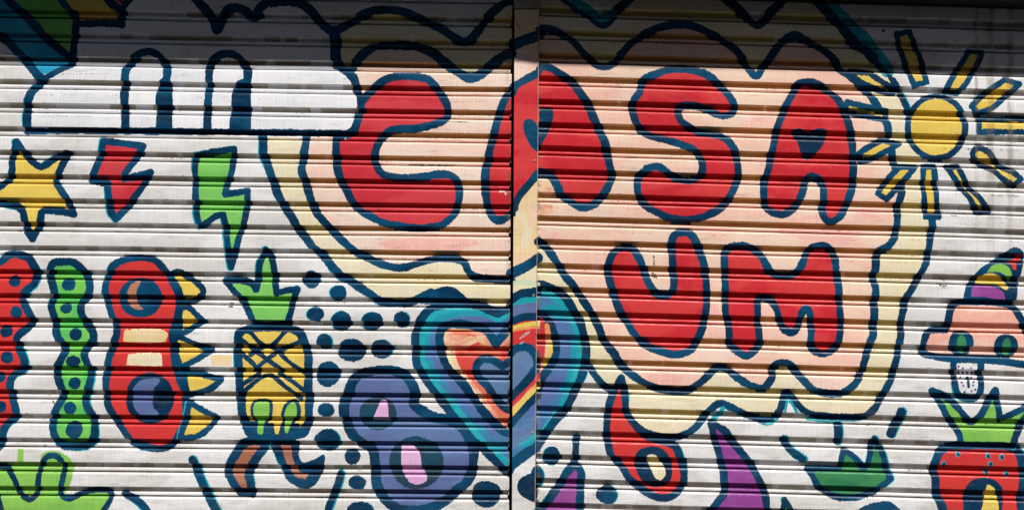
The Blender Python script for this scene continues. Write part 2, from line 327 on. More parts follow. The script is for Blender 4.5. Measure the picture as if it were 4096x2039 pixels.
# ---- caterpillars
c1 = owner('painted_caterpillar', None, 'red wavy caterpillar with navy dots')
shape(c1, "A2 -60,700 10,690 60,645 140,638 215,665 250,710 278,780 258,860 200,910 172,960 190,1020 222,1080 242,1130 210,1190 155,1230 125,1270 A3 128,20 140,70 172,120 185,190 160,230 105,265 80,320 78,390 100,450 120,520 120,580 65,620 32,680 15,760 -20,820 -200,820 -150,400 -200,0", 'redwarm', 'navy', 56, .5)
for t, x, y, r in (('A2',110,840,47),('A2',125,1072,46),('A2',50,1215,48),('A3',55,132,48),('A3',3,280,42),('A3',5,502,44)):
    blob(owner('painted_spot', c1), t, x, y, r, r)
c2 = owner('painted_caterpillar', None, 'green wavy caterpillar with navy dots')
shape(c2, "A2 400,710 480,693 560,702 620,750 662,810 680,880 662,950 622,990 610,1040 622,1100 660,1160 700,1220 706,1282 A3 690,20 650,70 640,120 660,180 682,230 682,290 662,370 642,440 660,510 700,580 716,660 708,740 650,792 560,805 470,790 420,740 402,660 402,590 430,510 470,440 470,380 442,300 428,220 460,150 490,80 460,10 A2 440,1270 420,1190 412,1110 392,1050 388,1000 410,940 402,880 380,820 378,760", 'grass', 'navy', 56, .6)
for t, x, y, rx, ry in (('A2',520,865,53,46),('A2',500,1045,44,40),('A2',572,1240,48,48),('A3',553,165,56,46),('A3',565,325,47,47),('A3',530,512,48,48),('A3',560,678,63,70)):
    blob(owner('painted_spot', c2), t, x, y, rx, ry)

# ---- red monster with yellow teeth
mo = owner('painted_monster', None, 'tall red monster with two navy eyes and yellow spikes')
shape(mo, "A2 822,800 850,730 910,690 1000,668 1100,668 1180,690 1230,740 1280,800 1320,880 1345,950 1350,1020 1338,1100 1312,1180 1302,1260 A3 1300,40 1310,120 1320,200 1350,280 1388,370 1400,470 1400,560 1380,640 1335,740 1280,800 1200,820 1110,810 1020,780 960,720 900,630 850,560 812,470 802,380 802,280 815,180 840,90 865,0 A2 882,1240 878,1180 850,1110 828,1040 802,960 797,870", 'redwarm', 'navy', 52, .2)
for s in ("A2 1290,800 1345,765 1420,810 1500,860 1535,915 1490,970 1440,992 1370,1000! 1350,900",
          "A2 1365,1035! 1430,1042 1480,1090 1530,1140! 1440,1200 1352,1245! 1350,1140",
          "A3 1318,-20! 1370,-15 1450,25 1600,80! 1500,140 1365,210! 1325,100",
          "A3 1385,245! 1500,258 1672,298! 1600,360 1420,418! 1400,330",
          "A3 1430,472! 1520,522 1630,578! 1590,650 1510,712 1430,735 1362,735! 1400,600"):
    shape(owner('painted_spike', mo), s, 'yellow', 'navy', 44, .4)
e = owner('painted_eye', mo); blob(e, 'A2', 1060, 962, 165, 152, rough=.02)
shape(e, "A2 958,940 975,885 1000,855 1055,838 1035,900 1028,970 1050,1020 1082,1052 1000,1040 968,990", 'brown', None)
e = owner('painted_eye', mo); blob(e, 'A3', 1130, 438, 184, 192, 'navydeep', rough=.02)
shape(e, "A3 1000,380 1050,315 1130,290 1205,300 1160,370 1148,440 1160,510 1195,560 1060,560 1010,500", 'peri', None)
shape(mo, "A2 940,1205! 1200,1200 1265,1232 1255,1282 A3 1240,15 1080,28 930,12!", 'paleyel', None)
shape(mo, "A3 968,108! 1100,100 1220,105! 1226,198! 1100,198 955,190!", 'cream', None)
shape(owner('painted_patch'), "A3 1585,122! 1700,112 1752,120! 1745,190! 1600,202!", 'paleyel', None)

# ---- pineapple
pi = owner('painted_pineapple', None, 'yellow pineapple with green crown, green eyes and brown legs')
lg = owner('painted_leg', pi)
shape(lg, "A3 1850,770 1780,860 1718,980 1760,1080 1812,1150! 1905,1158! 1892,1080 1878,1000 B3 -20,930 25,860 62,780", 'brown', 'navy', 62, .5)
lg = owner('painted_leg', pi)
shape(lg, "B3 130,770 170,880 215,980 255,1050 370,1105 450,1060 495,960 505,880! 430,915 345,935 310,870 300,770", 'navy', 'navy', 30, .3)
shape(lg, "B3 185,790! 262,795! 282,900 320,985 395,1012! 370,1048! 290,1020 235,930", 'brown', None)
shape(pi, "A2 1812,1225 1931,1190 B2 100,1187 250,1195 330,1225 360,1282 B3 382,60 395,130 395,250 395,380 400,500 392,620 330,700 200,735 50,735 -40,700 A3 1865,660 1838,600 1820,480 1808,350 1800,200 1795,80 1797,0", 'yellow', 'navy', 60, .3)
for s in ("QQ 1250,385 1345,465 1440,385", "QQ 1215,430 1290,490 1420,585", "QQ 1525,432 1400,490 1275,585", "QQ 1212,500 1262,540 1300,582", "QQ 1262,505 1300,478 1345,462 1400,490 1450,540 1535,598",
          "QQ 1222,690 1345,610 1430,662 1512,728", "QQ 1405,602 1470,640 1532,692", "QQ 1220,655 1300,602"):
    line(pi, s, 33)
shape(pi, "B3 -90,620 130,625! 145,700 165,735! 188,625! 320,625! 345,688! 372,620! 420,600 385,720 280,748 50,748 -70,700", 'navy', None)
e = owner('painted_eye', pi)
shape(e, "B3 -15,480 50,460 105,475 100,570 65,620 50,705 15,700 5,610 -18,580", 'lime', 'navy', 34)
shape(e, "B3 -12,480 50,465 98,475 96,570 60,620 50,705 15,700 8,610 -14,580", 'lime', None)
e = owner('painted_eye', pi)
shape(e, "B3 208,560 230,490 295,465 318,560 275,610 240,705 215,690 212,620", 'lime', 'navy', 34)
shape(e, "B3 214,560 240,495 290,472 308,560 270,605 240,700 220,690 216,620", 'lime', None)
cr = owner('painted_crown', pi)
shape(cr, "B2 75,605! 115,660 135,740 145,840 155,932! 230,908 312,898! 285,970 265,1060 235,1158! 100,1168 -15,1160! A2 1895,1110 1840,1000 1770,920 1700,832! 1800,828 1890,850 1930,900! B2 8,870 20,780 30,700", 'green', 'navy', 48, .5)

# ---- dots
for i, (t, x, y, rx, ry) in enumerate((('B2',418,825,71,64),('B2',622,925,64,54),('B2',452,1085,66,54),('B2',645,1137,78,73),('B2',878,1140,78,72),('B2',1098,1125,60,60),
        ('B3',515,10,60,58),('B3',725,80,110,90),('B3',945,70,80,73),('B3',545,258,92,98),('B3',530,525,62,53),('B3',538,752,97,82),('B3',728,877,62,60),('B3',765,1075,67,57),
        ('B3',785,1285,100,68),('B3',1735,1162,112,106),('C3',300,872,65,72),('C3',715,1165,82,70),('C3',190,1030,50,78))):
    blob(owner('painted_dot'), t, x, y, rx, ry, halo=.55)
shape(owner('painted_dot'), "C3 180,1008 120,1015 60,1050 40,1100 50,1150 90,1190 180,1215", 'navydeep', None)

# ---- blue figure of eight
fg = owner('painted_creature', None, 'periwinkle two lobed creature with pink pupils')
shape(fg, "B3 700,400 725,320 775,265 850,240 950,228 1050,236 1130,275 1180,340 1205,410 1190,480 1260,540 1350,585 1450,600 1540,650 1600,725 1638,800 1642,900 1625,1000 1580,1080 1500,1145 1420,1215 1320,1262 1150,1282 1040,1255 955,1180 915,1100 902,1000 895,900 880,825 800,775 735,720 695,640 668,560 668,470", 'peri', 'navy', 72)
e = owner('painted_eye', fg); blob(e, 'B3', 920, 552, 138, 125, 'slate', rough=.03); shape(e, "B3 945,455! 985,455 1002,605! 875,602!", 'lilac', None)
e = owner('painted_eye', fg); blob(e, 'B3', 1212, 925, 205, 200, 'slate', rough=.03)
shape(e, "B3 1100,790! 1190,798 1238,860 1250,950 1275,1000 1290,1055 1225,1090 1160,1070 1110,990 1095,900", 'lilac', None)

# ---- green grass shape bottom left
gr = owner('painted_bush', None, 'lime green bush with a wavy navy line')
shape(gr, "A3 -300,950 130,930! 135,820! 178,820! 180,925! 290,930 320,860 400,838 500,870 550,930 545,1040 510,1130 480,1170 640,1150 850,1165 820,1230 760,1400 -300,1400", 'lime', None)
line(gr, "A3 -60,955 50,965 110,1050 150,1145 220,1202 272,1160 290,1060 312,940 360,878 430,880 482,945 472,1050 455,1160 520,1198 600,1165 700,1130 800,1135 838,1175 812,1240 760,1330 720,1500", 40)
line(gr, "A3 -10,1180 5,1250 30,1400", 36)
for s, w in (("A3 935,1160 1020,1200 1090,1260 1140,1340", 52), ("A3 1452,905 1480,970 1520,1060 1560,1160 1620,1260 1680,1380", 60), ("B3 640,1005 620,1080 590,1150 560,1230 530,1340", 54),
             ("D3 1003,545 980,600 950,650 925,700", 66), ("D3 528,645! 530,700 526,758!", 58), ("D3 120,742 135,785 190,850 265,900", 52)):
    line(owner('painted_brush_stroke'), s, w, halo=.8)

# ---- red chili, purple shapes
ch = owner('painted_chili', None, 'red chili pepper shape with a navy ringed cream eye')
shape(ch, "C3 822,290! 845,380 852,460 862,540 910,620 980,700 1080,750 1180,775 1235,810 1262,880 1290,960 1295,1050 1262,1130 1200,1180 1120,1190 1030,1155 950,1100 880,1040 820,940 750,870 728,800 715,700 720,580 735,480 770,390", 'redwarm', 'navy', 54, .4)
e = owner('painted_eye', ch)
shape(e, "C3 922,920 950,835 1040,802 1128,815 1190,885 1208,980 1188,1066 1112,1108 1026,1098 960,1030", 'navydeep', None)
shape(e, "C3 1018,875 1075,862 1108,905 1148,955 1158,1010 1126,1052 1084,1042 1052,980", 'cream', None)
t1 = owner('painted_tentacle', None, 'purple tapering tentacle')
shape(t1, "C3 1500,625! 1600,680 1660,760 1740,860 1810,960 1860,1050 1905,1150 1930,1320 1960,1500 1300,1500 1480,1310 1560,1212 1605,1150 1600,1060 1588,960 1560,850 1525,740", 'purple', 'navy', 54, .3)
t2 = owner('painted_tentacle', None, 'purple horn with a navy tip')
line(t2, "C3 485,735! 482,800 478,880 470,930", 50, halo=.4)
shape(t2, "C3 478,935! 518,990 518,1100 512,1200 500,1500 80,1500 190,1310 260,1230 310,1160 370,1080 410,1000", 'purple', 'navy', 56, .6)

# ---- pink mushroom with horn
mu = owner('painted_mushroom', None, 'pink mushroom with two green eyes, a spotted stem and a striped horn')
stm = owner('painted_stem', mu)
shape(stm, "D3 1400,150! 1400,240 1408,330 1430,400 1480,438 1560,438 1600,390 1606,280 1602,150!", 'bright', 'navy', 48, .6)
for x, y in ((1470,215),(1530,215),(1485,245),(1455,245),(1555,250),(1455,285),(1535,285),(1460,320),(1550,315),(1470,345),(1545,342),(1535,385),(1480,395),(1565,375),(1435,202),(1520,245)):
    blob(stm, 'D3', x, y, 9, 9, random.choice(['purple', 'purple', 'peri', 'navy']))
line(stm, "D3 1508,285 1512,350", 24, 'slate')
hn = owner('painted_horn', mu)
shape(hn, "D2 1860,605 1912,640 1895,740 1870,840 1850,990! 1490,985! 1510,890 1560,820 1640,740 1740,680 1810,630", 'navy', 'navy', 40, .5)
shape(hn, "D2 1742,690! 1830,685 1880,640 1912,635 1905,690 1872,700 1868,755 1842,742 1830,710", 'redwarm', None)
shape(hn, "D2 1650,772! 1690,722 1750,708 1812,735 1838,800 1828,850! 1790,800 1740,772", 'lime', None)
shape(hn, "D2 1562,852! 1600,802 1660,780 1722,790 1772,830 1812,890 1790,905 1740,875 1640,862", 'yellow', None)
shape(hn, "D2 1528,955! 1545,882 1620,870 1720,890 1770,920 1788,975! 1700,970 1620,955", 'purple', None)
shape(mu, "D2 1480,992 1800,1010 1870,1060 1931,1180 D3 2000,60 2100,200 1931,185 1700,152 1400,142 1250,120 1165,92 1172,20 D2 1205,1222 1260,1203 1340,1203! 1360,1120 1375,1050 1410,1005", 'salmon', 'navy', 50, .4)
for x, y, rx, ry, g in ((1455, 22, 95, 100, 36), (1795, 45, 92, 92, 34)):
    e = owner('painted_eye', mu); blob(e, 'D3', x, y, rx, ry, rough=.03); blob(e, 'D3', x + 4, y + 8, g, ry * .72, 'forest')
line(mu, "D3 1170,95 1250,122 1400,145 1700,154 1931,185", 50)

# ---- strawberry
sb = owner('painted_strawberry', None, 'red strawberry with green crown')
shape(sb, "D3 1300,835 1380,795 1500,788 1700,795 1830,805 1892,850 1922,950 1925,1080 1905,1200 1890,1500 1400,1500 1330,1320 1300,1230 1268,1150 1262,1050 1250,960 1270,890", 'redwarm', 'navy', 60, .7)
for x, y in ((1430,857),(1657,872),(1760,880),(1675,932),(1325,935),(1645,992),(1800,1010)):
    o = owner('painted_seed', sb); blob(o, 'D3', x, y, 19, 24, 'teal'); blob(o, 'D3', x + 4, y + 2, 12, 17, 'navy')
shape(sb, "D3 1460,1500 1470,1250 1482,1130 1530,1062 1620,1035 1720,1062 1770,1130 1760,1300 1700,1500", 'navy', None)
shape(sb, "D3 1650,1085! 1700,1110 1728,1180 1738,1300 1700,1500 1500,1500 1600,1300 1630,1190", 'yellow', None)
lv = owner('painted_crown', sb)
shape(lv, "D3 1238,385! 1300,405 1370,450 1430,510 1480,570 1530,618 1590,580 1640,500 1680,430 1712,378! 1730,470 1742,550 1752,590 1830,562 1931,515 2050,500! 1960,560 1905,640 1865,720 1845,798! 1650,790 1452,798! 1442,720 1400,640 1345,570 1310,500 1280,440", 'lime', 'navy', 50, .6)

# ---- green bowl
bw = owner('painted_sprout', None, 'dark green leafy sprout in a bowl shape')
shape(bw, "D3 298,972! 540,968! 550,900 568,832! 640,870 690,930 732,965 760,900 780,800 802,742! 840,800 870,880 890,960 922,1045! 860,1100 760,1160 640,1190 540,1190 440,1150 370,1090 335,1030", 'forest', 'navy', 44, .6)
# bottom right blob under the sprout and small leaf
shape(owner('painted_blob'), "D3 640,1310 740,1245 860,1215 940,1230 1020,1310 1100,1500 560,1500", 'navy', None)
lf = owner('painted_leaf'); shape(lf, "D3 125,1205! 160,1260 220,1400 80,1400 110,1290", 'lime', 'navy', 40, .6)

# ---- the post was painted as a strip of its own
PX0, PX1 = 2046 - X0, 2160 - X0
bM, bO = MAT.copy(), OWN.copy()
for a_ in ('pink', 'pinkr', 'pinkdeep', 'warmcr'):
    v_ = MAT[690 - Y0:1120 - Y0, PX0:PX1]; v_[v_ == PAINTS[a_]['id']] = PAINTS['sand']['id']
line(bub, "C2 60,330 120,420 100,560", 60, 'cream'); line(bub, "C2 150,260 165,330 140,400", 34, 'pinkr')
line(bub, "C2 -10,860 90,845 200,870", 38, 'mint')
shape(ht, "C2 -30,990! 60,940 220,915! C3 220,760! 130,830 -30,940!", 'steel', None)
line(ht, "C2 -30,1035 60,990 210,972", 50, 'teal'); line(ht, "C2 -30,1092 60,1050 210,1035", 66, 'peri')
line(ht, "C2 -30,1000 60,935 210,915", 62); line(ht, "C2 -30,1160 80,1112 210,1105", 60)
shape(h2, "C2 -30,1185! 80,1142 215,1132! C3 215,420! 60,560 -30,640!", 'redwarm', None)
line(h2, "C2 -30,1205 90,1175 210,1160", 40, 'yellow'); line(h2, "C2 -30,1225 60,1200 110,1195", 18, 'orange'); line(h2, "C2 100,1195 160,1182 210,1190", 20, 'orange')
shape(h3, "C3 -30,130! 30,70 90,55 150,78 182,140 175,210 110,300 40,370 -30,430!", 'steel', None)
line(h3, "C3 -30,120 30,68 90,52 150,75 184,135 188,200 130,290 60,368 -30,455", 58)
line(h2, "C3 -30,575 60,490 140,402 215,325", 44, 'yellow'); line(h2, "C3 -30,548 60,463 140,378 215,300", 18, 'orange')
line(ht, "C3 -30,650 60,568 130,482 215,395", 58)
line(ht, "C3 60,640 120,580 170,520", 60, 'ring'); line(ht, "C3 20,720 100,690 160,640", 50, 'peri')
line(ht, "C3 -30,880 80,805 215,720", 46, 'lobe'); line(ht, "C3 60,790 120,760 215,690", 26, 'teal')
line(ht, "C3 -30,920 60,862 130,818 210,775", 14, 'mint')
line(ht, "C3 -30,955 60,895 130,845 215,795", 72)
for a_ in ('cream', 'pink', 'pinkr', 'white'):
    v_ = MAT[34 - Y0:200 - Y0, PX0:PX1]; v_[v_ == PAINTS[a_]['id']] = PAINTS['sand']['id']
mk = np.ones(W, bool); mk[PX0:PX1] = False
MAT[:, mk] = bM[:, mk]; OWN[:, mk] = bO[:, mk]
bM, bO = MAT.copy(), OWN.copy()
line(h2, "C2 215,1145 222,1240 C3 225,30 222,110", 56, 'red'); line(h2, "C2 262,1170 275,1250 C3 275,40 262,120", 36, 'orange'); line(h2, "C3 292,20 292,90 270,150", 22, 'yellow')
mk = np.ones(W, bool); mk[PX1:PX1 + 260] = False
MAT[:, mk] = bM[:, mk]; OWN[:, mk] = bO[:, mk]

# ---- repaint teal touches, brighter paint retouches on the white ground
wm = (MAT == 0) & (OWN == 0)
# ---- wear: ticks where the ribs lost their paint, rust, scratches
def ticks(tile, x, y, n, m='scuff', spread=5.2, h=(2, 7)):
    px, py = TX[tile[0]] + x / K - X0, TY[tile[1]] + y / K - Y0
    for i in range(n):
        if rng.rand() < .35: continue
        xx = int(px + i * spread + rng.uniform(-.4, .4)); hh = rng.randint(*h); yy = int(py + rng.uniform(-1.5, 1.5))
        MAT[yy:yy + hh, xx:xx + rng.choice([1, 1, 2])] = PAINTS[m]['id']
for t, x, y, n in (('A1',450,560,38),('A1',700,560,12),('A1',280,716,34),('A1',330,876,38),('A1',590,400,9),('A1',880,405,4),('A1',1310,575,8),('A1',1480,735,5),('A1',790,722,12),
                   ('B1',60,586,4),('B1',180,586,14),('B1',640,592,6),('B1',930,440,16),('B1',1120,440,22),('B1',30,745,8),('B1',1280,768,36),('B1',200,430,24),('B1',1370,605,8),
                   ('C1',640,315,20),('C1',950,335,40),('C1',1080,325,24),('C1',870,178,22),('C1',940,25,22),('C1',1460,190,16),('C1',1250,30,8),
                   ('C2',640,300,5),('C2',860,295,14),('C2',770,475,28),('C2',620,630,10),('C2',990,640,4),('C2',1480,490,14),
                   ('D1',200,62,16),('D2',1050,230,10),('D2',1080,530,12),('D2',890,695,30),('D2',560,690,10),('D2',640,525,16),('D2',1400,400,26),('D2',1700,400,8),
                   ('B2',1020,585,14),('B2',1230,755,14),('B3',1480,1245,24),('A2',1780,745,14),('B3',1830,1250,6)):
    ticks(t, x, y, n)
for _ in range(120):
    x, y = rng.randint(300, W - 300), rng.randint(300, H - 300)
    r = rng.choice([1, 1, 1, 2]); MAT[y:y + r, x:x + r + 1] = PAINTS[rng.choice(['scuff', 'rust'])]['id']
def mark(s, w, m):
    P = curve(s, False, 1.5); discs(P, w / K / 2 * (1 + wob(len(P), 3, .6)), PAINTS[m]['id'], None)
mark("C2 1068,650 1072,690 1070,720", 9, 'rust'); mark("C2 1060,775 1085,782", 8, 'rust'); mark("C2 1052,802 1090,808", 9, 'rust')
mark("D2 1300,820 1330,835", 8, 'rust'); mark("D2 1300,868 1350,876", 9, 'rust'); mark("D2 1315,880 1330,890", 6, 'rust')
mark("A2 1735,1004 1760,1006", 9, 'rust'); mark("A2 1728,1030 1755,1031", 9, 'rust')
mark("B1 1450,918 1500,920 1600,925", 5, 'rust'); mark("B1 1150,1238 1300,1242 1500,1241", 4, 'rust')
mark("B2 1842,160 1875,165 1885,180", 14, 'chip'); mark("B1 560,1040 562,1060", 9, 'chip'); mark("B1 668,1040 676,1060", 9, 'chip')
mark("C2 60,1270 100,1235 138,1215", 9, 'chip'); mark("C3 60,30 90,15", 9, 'chip'); mark("C2 80,1262 130,1225", 6, 'chip')
mark("A3 402,462 404,470", 12, 'scuff'); mark("A3 330,793 345,797", 9, 'scuff'); mark("A3 203,551 206,555", 8, 'scuff'); mark("D1 866,232 868,240", 16, 'rust'); mark("D1 1414,312 1416,314", 10, 'scuff')
mark("C1 30,150 62,218", 6, 'rust'); mark("A1 50,402 65,408", 9, 'scuff')
mark("B3 1225,822 1265,824", 16, 'rust')
for i in range(60):   # scuffed navy flecks along some slat lips on the right
    x = rng.uniform(1300, 1900); y = rng.choice([180, 345, 522, 1120 - 1282 + 0]) + rng.uniform(-3, 3) + (x - 1300) * .03
    mark("D2 %f,%f %f,%f" % (x, y, x + rng.uniform(5, 25), y + 1), 4, rng.choice(['navy', 'scuff', 'peri']))

# ------------------------------------------------------------------ materials
def lin(c):
    return tuple(((v / 255) / 12.92 if v / 255 <= .04045 else ((v / 255 + .055) / 1.055) ** 2.4) for v in c) + (1,)
class NT:
    def __init__(s, t): s.t = t
    def n(s, kind, **kw):
        nd = s.t.nodes.new(kind)
        for k, v in kw.items(): setattr(nd, k, v)
        return nd
    def link(s, a, b): s.t.links.new(a, b)
    def math(s, op, a, b=None, c=None, clamp=False):
        nd = s.n('ShaderNodeMath', operation=op, use_clamp=clamp)
        for i, v in enumerate((a, b, c)):
            if v is None: continue
            if isinstance(v, (int, float)): nd.inputs[i].default_value = v
            else: s.link(v, nd.inputs[i])
        return nd.outputs[0]
    def noise(s, vec, scale, detail=2, rough=.5):
        mp = s.n('ShaderNodeMapping'); mp.inputs['Scale'].default_value = scale; s.link(vec, mp.inputs['Vector'])
        nz = s.n('ShaderNodeTexNoise'); nz.inputs['Scale'].default_value = 1; nz.inputs['Detail'].default_value = detail; nz.inputs['Roughness'].default_value = rough
        s.link(mp.outputs[0], nz.inputs['Vector']); return nz.outputs['Fac']
    def ramp(s, v, a, b, lo=0, hi=1):
        nd = s.n('ShaderNodeMapRange', interpolation_type='SMOOTHSTEP')
        for k, x in (('From Min', a), ('From Max', b), ('To Min', lo), ('To Max', hi)): nd.inputs[k].default_value = x
        s.link(v, nd.inputs['Value']); return nd.outputs[0]
    def mix(s, f, a, b, mode='MIX'):
        nd = s.n('ShaderNodeMix', data_type='RGBA', blend_type=mode)
        for sock, v in ((nd.inputs[0], f), (nd.inputs[6], a), (nd.inputs[7], b)):
            if isinstance(v, (int, float)): sock.default_value = v
            elif isinstance(v, tuple): sock.default_value = v
            else: s.link(v, sock)
        return nd.outputs[2]

def paint_material(name, d, flat=False):
    m = bpy.data.materials.new(name + '_paint'); m.use_nodes = True
    t = m.node_tree; t.nodes.clear(); g = NT(t)
    geo = g.n('ShaderNodeNewGeometry'); P = geo.outputs['Position']
    sep = g.n('ShaderNodeSeparateXYZ'); g.link(P, sep.inputs[0]); x, y, z = sep.outputs
    sc = d['scale']
    patch = g.ramp(g.noise(P, (3.2 * sc, 3, 7 * sc), 3, .55), .45, .56)
    c = g.mix(g.math('MULTIPLY', patch, d['amt']), lin(d['rgb']), lin(d['alt']))
    brush = g.ramp(g.noise(P, (5, 5, 45), 4, .6), .3, .7, .965, 1.02)
    ribn = g.ramp(g.noise(P, (190, 1, 6), 1), .3, .7, .95, 1.03)
    if not flat:
        w_ = g.math('MULTIPLY_ADD', g.math('SINE', g.math('MULTIPLY', x, 2 * math.pi / .0058)), g.ramp(g.noise(P, (14, 1, 11), 2), .42, .6, 0, .05), .985)
        ribn = g.math('MULTIPLY', ribn, w_)
    big = g.ramp(g.noise(P, (1.4, 1, 2.2), 3), .3, .7, .93, 1.03)
    v = g.math('MULTIPLY', g.math('MULTIPLY', brush, ribn), big)
    hsv = g.n('ShaderNodeHueSaturation'); g.link(c, hsv.inputs['Color']); g.link(v, hsv.inputs['Value'])
    c = hsv.outputs['Color']
    # rain stains near the right hand side, running down from the housing
    stain = None
    for px, hw in ((3.962, .016), (4.040, .013), (3.905, .006)):
        dx = g.math('ABSOLUTE', g.math('SUBTRACT', g.math('ADD', x, g.math('MULTIPLY', g.math('SUBTRACT', g.noise(P, (0, 0, 9), 2), .5), .02)), px))
        k = g.ramp(dx, hw * .3, hw * 1.5, 1, 0)
        stain = k if stain is None else g.math('MAXIMUM', stain, k)
    stain = g.math('MULTIPLY', stain, g.ramp(z, 1.6, 2.5, 0, .5))
    stain = g.math('MULTIPLY', stain, g.ramp(g.noise(P, (40, 1, 14), 3), .35, .6, .25, 1))
    c = g.mix(stain, c, (.16, .12, .06, 1))
    # dirt: speckle, smears, thicker toward slat ends at the post and toward the ground
    sp = g.ramp(g.noise(P, (120, 120, 160), 2, .7), .69, .78, 0, .55)
    sm = g.ramp(g.noise(P, (7, 4, 40), 5, .72), .54, .78, 0, .40)
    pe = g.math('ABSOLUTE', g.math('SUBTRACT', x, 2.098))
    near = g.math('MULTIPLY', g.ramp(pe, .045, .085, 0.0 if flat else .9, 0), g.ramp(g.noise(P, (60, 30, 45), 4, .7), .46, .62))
    low = g.math('MULTIPLY', g.ramp(z, .1, 1.9, .30, 0), g.ramp(g.noise(P, (12, 4, 60), 5, .7), .42, .66))
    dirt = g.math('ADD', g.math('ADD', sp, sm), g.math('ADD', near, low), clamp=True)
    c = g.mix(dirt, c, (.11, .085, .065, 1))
    b = g.n('ShaderNodeBsdfPrincipled'); g.link(c, b.inputs['Base Color'])
    g.link(g.ramp(g.noise(P, (30, 10, 60), 3), .3, .7, d['gloss'] - .06, d['gloss'] + .12), b.inputs['Roughness'])
    b.inputs['Specular IOR Level'].default_value = .22
    # fine vertical ribs pressed in the slats + brush ridges
    wave = g.math('SINE', g.math('MULTIPLY', x, 2 * math.pi / .0058))
    wv = g.math('MULTIPLY', wave, 0.0 if flat else .12 * d['rib'])
    h = g.math('ADD', wv, g.math('MULTIPLY', g.noise(P, (40, 20, 160) if not flat else (120, 20, 150), 3, .6), .5))
    h = g.math('ADD', h, g.math('MULTIPLY', g.noise(P, (5, 2, 3), 2), 6.0))
    bp = g.n('ShaderNodeBump'); bp.inputs['Strength'].default_value = .6; bp.inputs['Distance'].default_value = .0012
    g.link(h, bp.inputs['Height']); g.link(bp.outputs[0], b.inputs['Normal'])
    o = g.n('ShaderNodeOutputMaterial'); g.link(b.outputs[0], o.inputs[0])
    return m
MATS = [None] * len(PAINTS); MATSF = [None] * len(PAINTS)
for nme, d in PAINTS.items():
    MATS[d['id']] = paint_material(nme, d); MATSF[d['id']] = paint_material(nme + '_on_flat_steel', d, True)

def simple(name, rgb, rough=.8, var=.3, scale=8, bump=.3):
    m = bpy.data.materials.new(name); m.use_nodes = True; t = m.node_tree; t.nodes.clear(); g = NT(t)
    P = g.n('ShaderNodeNewGeometry').outputs['Position']
    f = g.ramp(g.noise(P, (scale,) * 3, 6, .65), .3, .7)
    c = g.mix(f, tuple(v * (1 - var) for v in rgb) + (1,), tuple(min(1, v * (1 + var)) for v in rgb) + (1,))
    b = g.n('ShaderNodeBsdfPrincipled'); g.link(c, b.inputs['Base Color']); b.inputs['Roughness'].default_value = rough
    bp = g.n('ShaderNodeBump'); bp.inputs['Strength'].default_value = bump; bp.inputs['Distance'].default_value = .004
    g.link(g.noise(P, (scale * 8,) * 3, 4), bp.inputs['Height']); g.link(bp.outputs[0], b.inputs['Normal'])
    o = g.n('ShaderNodeOutputMaterial'); g.link(b.outputs[0], o.inputs[0]); return m
M_dark = simple('dark_steel', (.012, .012, .013), .6)
M_black = simple('black_housing_paint', (.006, .006, .007), .7)
M_conc = simple('concrete', (.30, .29, .27), .9, .25, 5)
M_pave = simple('pavement_concrete', (.085, .082, .078), .9, .25, 3)
M_side = simple('post_edge_paint', (.42, .33, .26), .6, .35, 20)
M_wall = simple('wall_plaster', (.36, .34, .30), .9, .2, 4)

# ------------------------------------------------------------------ mesh building from the painted design
def empty(name, loc, label, cat):
    o = bpy.data.objects.new(name, None); col.objects.link(o); o.location = loc
    o['label'] = label; o['category'] = cat; return o
def mesh_obj(name, verts, faces, mats, midx=None, parent=None):
    me = bpy.data.meshes.new(name)
    base = np.array(parent.location) if parent_is(parent) else np.zeros(3)
    v = np.asarray(verts, np.float64) - base
    me.from_pydata(v.tolist(), [], faces) if not isinstance(faces, np.ndarray) else fast(me, v, faces)
    for m in mats: me.materials.append(m)
    if midx is not None: me.polygons.foreach_set('material_index', np.asarray(midx, np.int32))
    me.update()
    o = bpy.data.objects.new(name, me); col.objects.link(o)
    return o
def parent_is(p): return p is not None
def fast(me, v, f):
    n = len(f)
    me.vertices.add(len(v)); me.vertices.foreach_set('co', v.astype(np.float32).ravel())
    me.loops.add(n * 4); me.loops.foreach_set('vertex_index', f.astype(np.int32).ravel())
    me.polygons.add(n); me.polygons.foreach_set('loop_start', np.arange(0, n * 4, 4, dtype=np.int32))
    try: me.polygons.foreach_set('loop_total', np.full(n, 4, np.int32))
    except Exception: pass

def boxes(name, bs, mat, parent, bevel=0.0):
    V, F = [], []
    for (x0, x1, y0, y1, z0, z1) in bs:
        b = len(V)
        V += [(x0, y0, z0), (x1, y0, z0), (x1, y1, z0), (x0, y1, z0), (x0, y0, z1), (x1, y0, z1), (x1, y1, z1), (x0, y1, z1)]
        F += [tuple(b + i for i in q) for q in ((0, 3, 2, 1), (4, 5, 6, 7), (0, 1, 5, 4), (1, 2, 6, 5), (2, 3, 7, 6), (3, 0, 4, 7))]
    o = mesh_obj(name, V, F, [mat], None, parent)
    if parent: o.parent = parent
    if bevel:
        md = o.modifiers.new('Bevel', 'BEVEL'); md.width = bevel; md.segments = 2
    return o

def hash2(a, b):
    v = np.sin(a * 127.1 + b * 311.7) * 43758.5453
    return v - np.floor(v)
def vnoise(x, y):
    xi, yi = np.floor(x), np.floor(y); fx, fy = x - xi, y - yi
    fx = fx * fx * (3 - 2 * fx); fy = fy * fy * (3 - 2 * fy)
    a = hash2(xi, yi) * (1 - fx) + hash2(xi + 1, yi) * fx
    b = hash2(xi, yi + 1) * (1 - fx) + hash2(xi + 1, yi + 1) * fx
    return (a * (1 - fy) + b * fy) * 2 - 1

